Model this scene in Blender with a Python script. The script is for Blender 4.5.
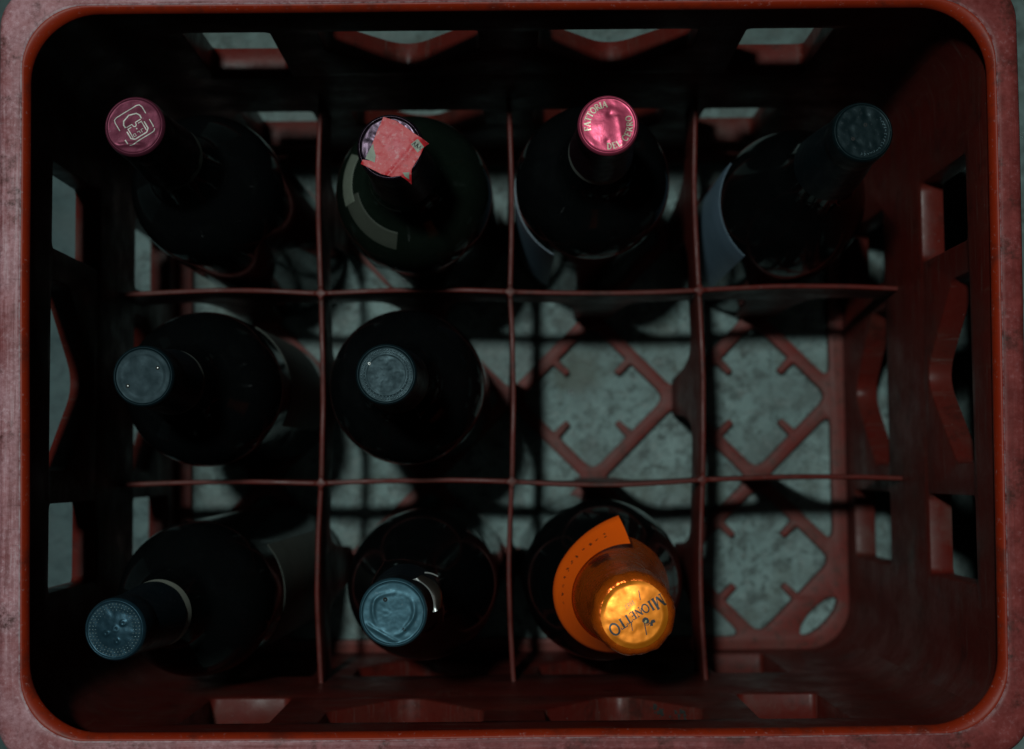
import bpy, bmesh, math, random
from mathutils import Vector, Matrix, noise

MM = 0.001
PI = math.pi
scene = bpy.context.scene
for o in list(bpy.data.objects):
    bpy.data.objects.remove(o)
col = scene.collection

# ------------------------------------------------------------------ camera
cam_d = bpy.data.cameras.new('camera')
cam = bpy.data.objects.new('camera', cam_d)
col.objects.link(cam)
cam.location = (-1.16 * MM, -45.14 * MM, 927.2 * MM)
cam.rotation_euler = (0.0651, -0.0016, -0.0087)
cam_d.sensor_width = 36.0
cam_d.lens = 1500.0 * 36.0 / 1024.0
cam_d.clip_start = 0.02
cam_d.clip_end = 50.0
cam_d.dof.use_dof = True
cam_d.dof.focus_distance = 0.628
cam_d.dof.aperture_fstop = 8.0
scene.camera = cam

# ------------------------------------------------------------------ world, lamp, exposure
world = bpy.data.worlds.new('World')
scene.world = world
world.use_nodes = True
wb = world.node_tree.nodes['Background']
wb.inputs['Color'].default_value = (0.55, 0.8, 0.9, 1)
wb.inputs['Strength'].default_value = 0.0004

lamp_d = bpy.data.lights.new('overhead_lamp', 'POINT')
lamp_d.energy = 82.0
lamp_d.color = (0.86, 1.0, 0.97)
lamp_d.shadow_soft_size = 0.050
lamp = bpy.data.objects.new('overhead_lamp', lamp_d)
lamp.location = (-245 * MM, 250 * MM, 1900 * MM)
col.objects.link(lamp)

vs = scene.view_settings
vs.view_transform = 'Standard'
vs.look = 'None'
vs.exposure = 0.0
vs.gamma = 1.0
vs.use_curve_mapping = False

# ------------------------------------------------------------------ material helpers
class NT:
    k = 0.55          # overall reflectance, lowered in all colours so bounced light leaves darker shade

    def __init__(self, name):
        self.m = bpy.data.materials.new(name)
        self.m.use_nodes = True
        self.t = self.m.node_tree
        self.b = self.t.nodes['Principled BSDF']
        self.tc = self.t.nodes.new('ShaderNodeTexCoord')

    def link(self, a, b):
        self.t.links.new(a, b)

    def coord(self, scale=(1, 1, 1), rot=(0, 0, 0), loc=(0, 0, 0)):
        n = self.t.nodes.new('ShaderNodeMapping')
        n.inputs['Scale'].default_value = scale
        n.inputs['Rotation'].default_value = rot
        n.inputs['Location'].default_value = loc
        self.link(self.tc.outputs['Object'], n.inputs['Vector'])
        return n.outputs['Vector']

    def noise(self, scale, detail=4, rough=0.55, vec=None, dist=0.0):
        n = self.t.nodes.new('ShaderNodeTexNoise')
        n.inputs['Scale'].default_value = scale
        n.inputs['Detail'].default_value = detail
        n.inputs['Roughness'].default_value = rough
        n.inputs['Distortion'].default_value = dist
        self.link(vec or self.tc.outputs['Object'], n.inputs['Vector'])
        return n.outputs['Fac']

    def voronoi(self, scale, vec=None, feature='F1'):
        n = self.t.nodes.new('ShaderNodeTexVoronoi')
        n.feature = feature
        n.inputs['Scale'].default_value = scale
        self.link(vec or self.tc.outputs['Object'], n.inputs['Vector'])
        return n.outputs['Distance']

    def ramp(self, fac, stops):
        n = self.t.nodes.new('ShaderNodeValToRGB')
        e = n.color_ramp.elements
        while len(e) < len(stops):
            e.new(0.5)
        for i, (p, c) in enumerate(stops):
            e[i].position = p
            e[i].color = (c, c, c, 1) if isinstance(c, (int, float)) else (*c, 1)
        self.link(fac, n.inputs['Fac'])
        return n.outputs['Color']

    def mix(self, fac, a, b, mode='MIX'):
        n = self.t.nodes.new('ShaderNodeMix')
        n.data_type = 'RGBA'
        n.blend_type = mode
        for k, v in ((0, fac), (6, a), (7, b)):
            s = n.inputs[k]
            if isinstance(v, bpy.types.NodeSocket):
                self.link(v, s)
            elif k == 0:
                s.default_value = v
            else:
                s.default_value = (*v, 1)
        return n.outputs[2]

    def math(self, op, a, b):
        n = self.t.nodes.new('ShaderNodeMath')
        n.operation = op
        n.use_clamp = True
        for k, v in ((0, a), (1, b)):
            if isinstance(v, bpy.types.NodeSocket):
                self.link(v, n.inputs[k])
            else:
                n.inputs[k].default_value = v
        return n.outputs[0]

    def bump(self, height, strength, dist):
        n = self.t.nodes.new('ShaderNodeBump')
        n.inputs['Strength'].default_value = strength
        n.inputs['Distance'].default_value = dist
        self.link(height, n.inputs['Height'])
        self.link(n.outputs['Normal'], self.b.inputs['Normal'])

    def set(self, **kw):
        names = dict(color='Base Color', rough='Roughness', metal='Metallic', spec='Specular IOR Level',
                     ior='IOR', coat='Coat Weight', coat_rough='Coat Roughness', sheen='Sheen Weight',
                     trans='Transmission Weight')
        for k, v in kw.items():
            s = self.b.inputs[names[k]]
            if k == 'color' and self.k != 1.0:
                v = self.mix(1.0, v, (self.k,) * 3, 'MULTIPLY')
            if isinstance(v, bpy.types.NodeSocket):
                self.link(v, s)
            elif k == 'color':
                s.default_value = (*v, 1)
            else:
                s.default_value = v
        return self


M = {}

# worn top of the crate rim
n = NT('rim_plastic')
side = n.t.nodes.new('ShaderNodeSeparateXYZ')
n.link(n.tc.outputs['Object'], side.inputs[0])
# the left stretch of rim is the most rubbed one
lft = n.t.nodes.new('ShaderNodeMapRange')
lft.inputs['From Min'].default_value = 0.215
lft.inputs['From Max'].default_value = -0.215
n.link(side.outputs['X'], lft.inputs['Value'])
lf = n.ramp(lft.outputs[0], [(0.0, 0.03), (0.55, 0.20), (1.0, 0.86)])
att = n.t.nodes.new('ShaderNodeAttribute')
att.attribute_name = 'rubbed_glint'
rub_glint = att.outputs['Fac']
fine = n.noise(480, 6, 0.75)
base = n.mix(n.ramp(n.noise(120, 5, 0.65), [(0.35, 0.0), (0.65, 1.0)]), (0.185, 0.024, 0.020), (0.32, 0.056, 0.050))
dust = n.math('MULTIPLY', n.math('ADD', n.ramp(n.noise(34, 6, 0.65), [(0.36, 0.25), (0.60, 0.95)]), n.math('MULTIPLY', rub_glint, 0.30)), lf)
c = n.mix(n.math('MULTIPLY', dust, n.ramp(fine, [(0.32, 0.40), (0.60, 1.0)])), base, (0.76, 0.42, 0.47))
fleck = n.math('MULTIPLY', n.ramp(fine, [(0.54, 0.0), (0.64, 1.0)]), n.ramp(n.noise(70, 4, 0.6), [(0.42, 0.05), (0.60, 1.0)]))
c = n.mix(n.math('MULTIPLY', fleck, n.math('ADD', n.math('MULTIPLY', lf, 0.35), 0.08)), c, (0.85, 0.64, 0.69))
def absn(sock, k):
    a = n.t.nodes.new('ShaderNodeMath')
    a.operation = 'ABSOLUTE'
    n.link(sock, a.inputs[0])
    return n.math('MULTIPLY', a.outputs[0], k)


ends = n.math('GREATER_THAN', absn(side.outputs['X'], 1 / 0.30), absn(side.outputs['Y'], 1 / 0.227))     # 1 on the two short stretches
lnx = n.noise(1.0, 5, 0.65, n.coord((26, 620, 100), (0, 0, 0.02)), 0.3)
lny = n.noise(1.0, 5, 0.65, n.coord((620, 26, 100), (0, 0, 0.02)), 0.3)
ln = n.mix(ends, lnx, lny)
cm = n.math('MULTIPLY', n.ramp(absn(side.outputs['X'], 1.0), [(0.150, 0.0), (0.190, 1.0)]), n.ramp(absn(side.outputs['Y'], 1.0), [(0.100, 0.0), (0.140, 1.0)]))
run = n.math('SUBTRACT', 1.0, cm)      # straight stretches only: the corners are rubbed in all directions
c = n.mix(n.math('MULTIPLY', n.ramp(ln, [(0.38, 0.75), (0.50, 0.0)]), n.math('MULTIPLY', run, 0.6)), c, (0.17, 0.034, 0.030))
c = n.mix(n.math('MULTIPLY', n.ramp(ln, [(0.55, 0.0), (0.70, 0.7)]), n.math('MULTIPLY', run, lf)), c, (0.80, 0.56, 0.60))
crs = n.noise(1.0, 4, 0.6, n.coord((420, 420, 100), (0, 0, 0.7)))
crx = n.noise(1.0, 3, 0.6, n.coord((900, 40, 100), (0, 0, 0.5)))
cry = n.noise(1.0, 3, 0.6, n.coord((40, 900, 100), (0, 0, 0.5)))
sc = n.mix(ends, n.ramp(crx, [(0.62, 0.0), (0.70, 0.9)]), n.ramp(cry, [(0.62, 0.0), (0.70, 0.9)]))
sc = n.math('MULTIPLY', sc, n.math('MULTIPLY', n.ramp(n.noise(48, 3), [(0.48, 0.0), (0.62, 1.0)]), n.math('ADD', lf, 0.15)))
c = n.mix(n.math('MULTIPLY', sc, 0.6), c, (0.05, 0.022, 0.02))
dirt = n.ramp(n.noise(62, 7, 0.7, n.coord((1, 1, 1), loc=(3, 1, 0))), [(0.54, 0.0), (0.64, 0.9)])
c = n.mix(n.math('MULTIPLY', dirt, n.ramp(fine, [(0.35, 1.0), (0.6, 0.35)])), c, (0.065, 0.028, 0.022))
edge = n.math('MULTIPLY', n.ramp(rub_glint, [(0.76, 0.0), (0.98, 1.0)]), n.ramp(n.noise(260, 5, 0.7), [(0.40, 0.0), (0.58, 1.0)]))  # pale line on the inner arris: edge highlight painted in with the wear
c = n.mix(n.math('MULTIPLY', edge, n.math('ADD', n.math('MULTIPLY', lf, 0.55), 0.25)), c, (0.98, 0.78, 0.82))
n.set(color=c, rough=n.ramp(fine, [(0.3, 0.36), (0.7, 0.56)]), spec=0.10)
n.bump(n.math('ADD', n.math('MULTIPLY', fine, 0.6), n.math('MULTIPLY', sc, -0.5)), 0.4, 0.0004)
M['rim'] = n.m

# clean, saturated inner lip
n = NT('lip_plastic')
f = n.noise(90, 4)
c = n.mix(f, (0.30, 0.018, 0.003), (0.37, 0.030, 0.006))
c = n.mix(n.ramp(n.noise(55, 6, 0.7), [(0.52, 0.0), (0.66, 0.75)]), c, (0.13, 0.018, 0.010))
c = n.mix(n.ramp(n.noise(520, 5, 0.75), [(0.60, 0.0), (0.68, 0.5)]), c, (0.60, 0.30, 0.28))
n.set(color=c, rough=0.48, spec=0.2)
n.bump(n.noise(300, 3), 0.2, 0.0003)
M['lip'] = n.m

# dusty crate plastic
n = NT('crate_plastic')
n.k = 0.37
film = n.noise(17, 6, 0.65, dist=0.6)
fine = n.noise(260, 4, 0.65)
scr = n.noise(1.0, 4, 0.6, n.coord((260, 260, 30)))
swp = n.noise(1.0, 4, 0.6, n.coord((30, 30, 400), (0.5, 0.3, 0)))
base = n.mix(fine, (0.165, 0.015, 0.010), (0.230, 0.028, 0.020))
c = n.mix(n.ramp(film, [(0.46, 0.0), (0.78, 0.55)]), base, (0.125, 0.070, 0.054))
c = n.mix(n.ramp(scr, [(0.58, 0.0), (0.74, 0.35)]), c, (0.24, 0.10, 0.075))
c = n.mix(n.ramp(swp, [(0.56, 0.0), (0.72, 0.45)]), c, (0.23, 0.15, 0.13))
c = n.mix(n.ramp(n.noise(48, 7, 0.72, n.coord(loc=(4, 4, 2))), [(0.55, 0.0), (0.68, 0.7)]), c, (0.055, 0.020, 0.016))
spk = n.ramp(n.voronoi(170), [(0.03, 1.0), (0.07, 0.0)])
c = n.mix(n.math('MULTIPLY', spk, 0.55), c, (0.40, 0.36, 0.34))
n.set(color=c, rough=n.ramp(n.noise(30, 6, 0.7), [(0.38, 0.30), (0.62, 0.58)]), spec=0.13)
n.bump(n.math('ADD', n.math('MULTIPLY', fine, 0.5), n.math('MULTIPLY', scr, 0.3)), 0.25, 0.0004)
M['crate'] = n.m

# base lattice: sun-bleached pinkish red
n = NT('base_plastic')
film = n.noise(45, 6, 0.65)
c = n.mix(n.ramp(film, [(0.35, 0.0), (0.7, 1.0)]), (0.215, 0.034, 0.028), (0.185, 0.066, 0.056))
c = n.mix(n.ramp(n.noise(300, 4), [(0.52, 0.0), (0.68, 0.7)]), c, (0.075, 0.038, 0.030))
c = n.mix(n.ramp(n.noise(90, 6, 0.7, n.coord(loc=(2, 5, 1))), [(0.56, 0.0), (0.66, 0.6)]), c, (0.09, 0.055, 0.045))
n.set(color=c, rough=0.5, spec=0.12)
n.bump(n.noise(350, 3), 0.2, 0.0003)
M['base'] = n.m

# concrete
n = NT('concrete')
big = n.noise(14, 6, 0.62)
mid = n.noise(75, 6, 0.66, dist=0.4)
fine = n.noise(520, 4, 0.7)
c = n.mix(n.ramp(big, [(0.34, 0.0), (0.66, 1.0)]), (0.225, 0.330, 0.322), (0.350, 0.475, 0.462))
c = n.mix(n.ramp(mid, [(0.34, 0.85), (0.52, 0.0)]), c, (0.105, 0.130, 0.122))
cloud = n.noise(26, 5, 0.6, n.coord(loc=(1.7, 4.1, 0)), 0.6)
c = n.mix(n.ramp(cloud, [(0.36, 0.75), (0.54, 0.0)]), c, (0.115, 0.150, 0.142))
blot = n.noise(150, 6, 0.72, dist=1.2)
c = n.mix(n.ramp(blot, [(0.38, 0.9), (0.50, 0.0)]), c, (0.085, 0.110, 0.105))
c = n.mix(n.ramp(n.noise(150, 5, 0.7, n.coord(loc=(5, 2, 0))), [(0.54, 0.0), (0.72, 0.55)]), c, (0.42, 0.47, 0.45))
stain = n.ramp(n.noise(24, 3, 0.5, n.coord(loc=(0.31, 0.12, 0))), [(0.56, 0.0), (0.70, 0.7)])
c = n.mix(stain, c, (0.13, 0.145, 0.115))
c = n.mix(n.ramp(fine, [(0.40, 0.28), (0.56, 0.0)]), c, (0.15, 0.18, 0.17))
c = n.mix(n.ramp(n.noise(1000, 2), [(0.62, 0.0), (0.72, 0.35)]), c, (0.46, 0.50, 0.48))
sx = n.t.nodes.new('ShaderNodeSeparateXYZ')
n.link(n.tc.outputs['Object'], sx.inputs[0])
left_mask = n.math('ADD', n.math('MULTIPLY', sx.outputs['X'], -1.0), n.math('MULTIPLY', n.noise(9, 5, 0.6), 0.10))
left_tone = n.ramp(left_mask, [(0.24, 0.0), (0.30, 0.72)])
c = n.mix(left_tone, c, (0.050, 0.095, 0.105))  # concrete darker and bluer to the left of the crate
upper_mask = n.math('ADD', sx.outputs['Y'], n.math('MULTIPLY', n.noise(11, 5, 0.6), 0.10))
c = n.mix(n.ramp(upper_mask, [(0.20, 0.0), (0.26, 0.40)]), c, (0.075, 0.105, 0.095))  # concrete darker beyond the upper crate wall
pits = n.ramp(n.voronoi(120), [(0.05, 1.0), (0.13, 0.0)])
c = n.mix(n.math('MULTIPLY', pits, 0.65), c, (0.075, 0.09, 0.09))
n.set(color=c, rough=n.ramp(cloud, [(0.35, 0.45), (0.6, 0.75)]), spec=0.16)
n.bump(n.math('ADD', n.math('MULTIPLY', mid, 0.6), n.math('MULTIPLY', fine, 0.4)), 0.35, 0.0012)
M['concrete'] = n.m


def glass(name, c):
    n = NT(name)
    n.k = 1.0
    dust = n.ramp(n.noise(60, 6, 0.7), [(0.42, 0.05), (0.70, 0.22)])
    cc = n.mix(n.ramp(n.noise(35, 6, 0.7), [(0.48, 0.0), (0.75, 0.5)]), c, tuple(x * 2.2 + 0.0015 for x in c))
    n.set(color=cc, rough=dust, ior=1.16, spec=0.5)
    return n.m


M['glass_black'] = glass('dark_bottle_glass', (0.0022, 0.0026, 0.0028))
M['glass_green'] = glass('dark_green_bottle_glass', (0.0040, 0.0068, 0.0048))


def foil(name, a, b, metal=0.55, rough=0.42, bscale=300, bstr=0.25, bdist=0.0004, scuff=(0.5, 0.5, 0.52), sa=0.12, spec=0.12, k=0.55):
    n = NT(name)
    n.k = k
    f = n.noise(120, 4)
    c = n.mix(f, a, b)
    s = n.ramp(n.noise(700, 3, 0.7), [(0.62, 0.0), (0.72, sa)])
    c = n.mix(s, c, scuff)
    n.set(color=c, metal=metal, spec=spec, rough=n.ramp(n.noise(200, 3), [(0.3, rough - 0.08), (0.7, rough + 0.1)]))
    n.bump(n.noise(bscale, 4, 0.6), bstr, bdist)
    return n.m


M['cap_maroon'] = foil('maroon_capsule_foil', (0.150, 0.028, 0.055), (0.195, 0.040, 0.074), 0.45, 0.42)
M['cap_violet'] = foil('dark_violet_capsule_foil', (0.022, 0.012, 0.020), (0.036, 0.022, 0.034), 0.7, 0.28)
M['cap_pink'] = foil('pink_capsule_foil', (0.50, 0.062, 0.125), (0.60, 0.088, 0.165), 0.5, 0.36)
M['cap_teal'] = foil('dark_teal_capsule_foil', (0.006, 0.0165, 0.020), (0.008, 0.020, 0.024), 0.4, 0.42)
M['cap_blue'] = foil('slate_blue_capsule_foil', (0.007, 0.020, 0.026), (0.009, 0.024, 0.031), 0.4, 0.46, 260, 0.10, 0.0004, (0.2, 0.3, 0.33), 0.05)
M['cap_beaded'] = foil('beaded_blue_capsule_foil', (0.009, 0.024, 0.030), (0.012, 0.028, 0.035), 0.4, 0.44, 260, 0.10, 0.0004, (0.2, 0.3, 0.33), 0.05)
M['cap_steel'] = foil('steel_blue_capsule_foil', (0.037, 0.098, 0.130), (0.048, 0.118, 0.155), 0.4, 0.42, 120, 0.15, 0.0006)
M['cap_navy'] = foil('navy_capsule_foil', (0.020, 0.054, 0.078), (0.026, 0.068, 0.096), 0.5, 0.36)
M['skirt_maroon'] = foil('shaded_maroon_foil', (0.010, 0.004, 0.006), (0.016, 0.006, 0.009), 0.2, 0.4)  # maroon, pink, blue and teal skirts: shade on the capsule sides put into colour
M['skirt_pink'] = foil('shaded_pink_foil', (0.020, 0.005, 0.010), (0.030, 0.007, 0.014), 0.2, 0.4)
M['skirt_blue'] = foil('shaded_blue_foil', (0.008, 0.016, 0.022), (0.011, 0.022, 0.030), 0.2, 0.42)
M['skirt_teal'] = foil('shaded_teal_foil', (0.005, 0.012, 0.016), (0.007, 0.016, 0.020), 0.2, 0.42)
M['skirt_violet'] = foil('dark_plum_violet_foil', (0.040, 0.024, 0.036), (0.055, 0.034, 0.048), 0.3, 0.40)
M['bead'] = foil('raised_blue_foil', (0.12, 0.19, 0.22), (0.17, 0.25, 0.28), 0.5, 0.28)
M['gold'] = foil('gold_foil', (0.98, 0.235, 0.008), (1.0, 0.30, 0.016), 0.55, 0.42, 130, 0.10, 0.0005, (0.9, 0.6, 0.2), 0.1, 0.3, 0.60)
M['foil_orange'] = foil('orange_neck_foil', (0.66, 0.098, 0.005), (0.80, 0.14, 0.008), 0.65, 0.27, 260, 0.6, 0.0009, (0.95, 0.5, 0.1), 0.2, 0.4, 1.0)


def plain(name, c, rough=0.5, var=0.12, nscale=250, metal=0.0, bump=0.15, k=0.55):
    n = NT(name)
    n.k = k
    f = n.noise(nscale, 4, 0.6)
    n.set(color=n.mix(f, tuple(x * (1 - var) for x in c), tuple(min(1, x * (1 + var)) for x in c)), rough=rough, metal=metal)
    n.bump(n.noise(nscale * 1.7, 3), bump, 0.0002)
    return n.m


M['collar_orange'] = plain('matte_orange_label', (1.0, 0.118, 0.002), 0.5, 0.08, k=1.0)
M['print_black'] = plain('black_print', (0.012, 0.010, 0.010), 0.5)
M['print_brown'] = plain('brown_print', (0.16, 0.03, 0.008), 0.6)
M['print_gold'] = plain('pale_gold_print', (0.62, 0.56, 0.40), 0.35, 0.3, 900, 0.35)
M['print_silver'] = plain('pale_silver_print', (0.62, 0.60, 0.54), 0.35, 0.35, 900, 0.3)
M['print_pale'] = plain('pale_yellow_print', (0.80, 0.58, 0.22), 0.5)
M['hole'] = plain('dark_vent_hole', (0.004, 0.005, 0.006), 0.8)
M['glint'] = plain('bare_aluminium', (0.75, 0.76, 0.74), 0.3, 0.1, 400, 0.6)
M['paper_grey'] = plain('grey_label_paper', (0.20, 0.215, 0.19), 0.7, 0.25, 120)
M['paper_blue'] = plain('bluish_label_paper', (0.20, 0.32, 0.43), 0.45, 0.2, 90)
M['paper_dim'] = plain('dim_grey_green_label_paper', (0.12, 0.135, 0.112), 0.7, 0.4, 90)
M['paper_dull'] = plain('dull_olive_label_paper', (0.050, 0.058, 0.042), 0.7, 0.25, 110)
M['paper_shoulder'] = plain('aged_label_paper', (0.15, 0.17, 0.13), 0.7, 0.3, 400)
M['paper_olive'] = plain('olive_grey_label_paper', (0.20, 0.22, 0.17), 0.7, 0.25, 110)
M['paper_pale'] = plain('pale_label_paper', (0.42, 0.43, 0.36), 0.65, 0.2, 140)
M['paper_green'] = plain('pale_green_strip_paper', (0.36, 0.40, 0.32), 0.7, 0.35, 500)
M['tab_brown'] = plain('brown_torn_foil', (0.045, 0.035, 0.028), 0.45, 0.3, 300, 0.4)
M['crumb'] = plain('dark_dirt', (0.018, 0.016, 0.013), 0.9, 0.4, 500)

n = NT('red_seal_paper')
f = n.noise(110, 5, 0.65, dist=0.5)
d = n.t.nodes.new('ShaderNodeVectorMath')
d.operation = 'DISTANCE'
d.inputs[1].default_value = (0, 0, 0.303)
n.link(n.tc.outputs['Object'], d.inputs[0])
rad = n.ramp(d.outputs['Value'], [(0.0085, 1.0), (0.0125, 0.0)])
fade = n.math('MULTIPLY', n.ramp(f, [(0.34, 0.10), (0.60, 0.9)]), rad)
c = n.mix(fade, (0.72, 0.012, 0.022), (0.82, 0.13, 0.18))
c = n.mix(n.ramp(n.noise(520, 4, 0.7), [(0.55, 0.0), (0.70, 0.55)]), c, (0.90, 0.50, 0.52))
c = n.mix(n.ramp(n.noise(330, 5, 0.7, n.coord(loc=(1, 2, 3))), [(0.54, 0.0), (0.66, 0.6)]), c, (0.42, 0.05, 0.07))
n.set(color=c, rough=0.55)
n.bump(n.noise(400, 4), 0.4, 0.0004)
M['seal'] = n.m

n = NT('water')
n.k = 1.0
n.set(color=(0.9, 0.95, 0.95), rough=0.02, ior=1.33, trans=0.9)
M['water'] = n.m

# ------------------------------------------------------------------ mesh helpers
def link(name, me, mat, parent=None):
    o = bpy.data.objects.new(name, me)
    col.objects.link(o)
    if mat is not None:
        me.materials.clear()
        me.materials.append(mat)
    if parent is not None:
        o.parent = parent
    return o


def finish(bm, name, angle=35, scale=True):
    if scale:
        bmesh.ops.scale(bm, vec=(MM, MM, MM), verts=bm.verts)
    bm.normal_update()
    ca = math.radians(angle)
    for f in bm.faces:
        f.smooth = True
    for e in bm.edges:
        if len(e.link_faces) == 2 and e.calc_face_angle(0) > ca:
            e.smooth = False
    me = bpy.data.meshes.new(name)
    bm.to_mesh(me)
    bm.free()
    return me


def pydata(name, verts, faces, mat, parent=None, angle=35, recalc=True):
    bm = bmesh.new()
    vv = [bm.verts.new(v) for v in verts]
    for f in faces:
        try:
            bm.faces.new([vv[i] for i in f])
        except ValueError:
            pass
    if recalc:
        bmesh.ops.recalc_face_normals(bm, faces=bm.faces)
    return link(name, finish(bm, name, angle), mat, parent)


def tag(o, label=None, cat=None, group=None, kind=None):
    if label:
        o['label'] = label
    if cat:
        o['category'] = cat
    if group:
        o['group'] = group
    if kind:
        o['kind'] = kind
    return o


def round_poly(pts, r, k=4):
    """corner rounding; r is one radius or one per corner"""
    out = []
    N = len(pts)
    for i in range(N):
        p = Vector(pts[i])
        a = Vector(pts[i - 1]) - p
        b = Vector(pts[(i + 1) % N]) - p
        rr = r[i] if isinstance(r, (list, tuple)) else r
        rr = min(rr, a.length * 0.49, b.length * 0.49)
        if rr < 0.05:
            out.append((p.x, p.y))
            continue
        A = p + a.normalized() * rr
        B = p + b.normalized() * rr
        for j in range(k + 1):
            t = j / k
            q = A * (1 - t) ** 2 + p * 2 * t * (1 - t) + B * t * t
            out.append((q.x, q.y))
    return out


def plate(outline, holes, depth, bevel):
    """flat plate in XY with holes, extruded along Z about 0 (in mm); returns a bmesh"""
    cu = bpy.data.curves.new('tmp', 'CURVE')
    cu.dimensions = '2D'
    cu.fill_mode = 'BOTH'
    cu.extrude = depth / 2 - bevel
    cu.bevel_depth = bevel
    cu.bevel_resolution = 1
    cu.offset = -bevel
    for loop in [outline] + holes:
        s = cu.splines.new('POLY')
        s.points.add(len(loop) - 1)
        for p, q in zip(s.points, loop):
            p.co = (q[0], q[1], 0, 1)
        s.use_cyclic_u = True
    o = bpy.data.objects.new('tmp', cu)
    col.objects.link(o)
    dg = bpy.context.evaluated_depsgraph_get()
    dg.update()
    me = bpy.data.meshes.new_from_object(o.evaluated_get(dg))
    bm = bmesh.new()
    bm.from_mesh(me)
    bpy.data.objects.remove(o)
    bpy.data.curves.remove(cu)
    bpy.data.meshes.remove(me)
    bmesh.ops.remove_doubles(bm, verts=bm.verts, dist=0.001)
    return bm


def bisect(bm, axis, vals, clear=None):
    for v in vals:
        co = [0, 0, 0]
        no = [0, 0, 0]
        co[axis] = v
        no[axis] = 1
        bmesh.ops.bisect_plane(bm, geom=bm.verts[:] + bm.edges[:] + bm.faces[:], plane_co=co, plane_no=no,
                               clear_outer=(clear == 'outer'), clear_inner=(clear == 'inner'))


# ------------------------------------------------------------------ ground
G = 1500
bm = bmesh.new()
bmesh.ops.create_grid(bm, x_segments=30, y_segments=30, size=G)
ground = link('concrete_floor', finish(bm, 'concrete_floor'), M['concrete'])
tag(ground, kind='structure')

# ------------------------------------------------------------------ crate
HX, HY, RI, TH = 205.0, 154.0, 27.0, 4.0
ZR, ZD = 302.6, 140.2
crate = bpy.data.objects.new('bottle_crate', None)
col.objects.link(crate)
tag(crate, 'worn red plastic twelve-bottle crate with dividers and cut-out sides', 'crate')


def rrect(hx, hy, r, k=14):
    pts = []
    for cx, cy, a0 in ((hx - r, hy - r, 0), (-hx + r, hy - r, PI / 2), (-hx + r, -hy + r, PI), (hx - r, -hy + r, 1.5 * PI)):
        for i in range(k + 1):
            a = a0 + PI / 2 * i / k
            pts.append((cx + r * math.cos(a), cy + r * math.sin(a)))
    return pts


def sweep(name, prof, mat, parent, closed=True, wob=0.0):
    """prof: list of (d, z): offset outward from the inner wall line"""
    verts = []
    faces = []
    rings = []
    for d, z in prof:
        r = RI - 8.0 * d / 9.5
        base = rrect(HX + d, HY + d, r)
        # subdivide the long straight runs a little so the rim can bow
        ring = []
        for i in range(len(base)):
            a = Vector(base[i])
            b = Vector(base[(i + 1) % len(base)])
            nseg = 12 if (b - a).length > 60 else 1
            for j in range(nseg):
                p = a.lerp(b, j / nseg)
                if wob:
                    k = Vector((p.x * 0.011, p.y * 0.011, 0.3))
                    p = p * (1 + wob * noise.noise(k) / 200)
                px = p.x + (1.3 if p.x > 0 else -1.3) * p.y / 150 * min(1, abs(p.x) / 120)   # slightly sprung rim
                ring.append((px, p.y, z))
        rings.append(ring)
    K = len(rings[0])
    for r in rings:
        verts += r
    n_ = len(rings)
    for i in range(n_ if closed else n_ - 1):
        for j in range(K):
            faces.append((i * K + j, i * K + (j + 1) % K, ((i + 1) % n_) * K + (j + 1) % K, ((i + 1) % n_) * K + j))
    return pydata(name, verts, faces, mat, parent, 60)


RIMP = [(0.0, 300.6), (0.05, 301.6), (0.5, 302.3), (1.2, ZR - 0.05), (2.2, ZR), (5.6, ZR + 0.05), (7.6, 302.4), (9.1, 301.7), (9.9, 300.4),
        (10.1, 296), (10.1, 272), (9.7, 270), (9.2, 272), (9.0, 297), (1.4, 299.4)]
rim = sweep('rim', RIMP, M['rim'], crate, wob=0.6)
# wear plus painted highlight per rim profile line: inner arris most, outer curve least
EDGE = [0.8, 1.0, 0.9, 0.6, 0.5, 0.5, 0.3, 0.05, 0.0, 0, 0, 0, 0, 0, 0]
at = rim.data.attributes.new('rubbed_glint', 'FLOAT', 'POINT')
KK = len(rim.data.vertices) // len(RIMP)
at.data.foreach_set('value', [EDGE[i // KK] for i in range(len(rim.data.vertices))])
sweep('inner_lip', [(0.1, 301.8), (-0.6, 301.5), (-1.4, 300.8), (-2.1, 299.6), (-2.5, 298.3), (-2.6, 297.0), (-2.3, 296.2), (-1.6, 295.9),
                    (0.3, 295.8), (1.2, 295.8), (1.2, 301.0)], M['lip'], crate, wob=0.6)


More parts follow.
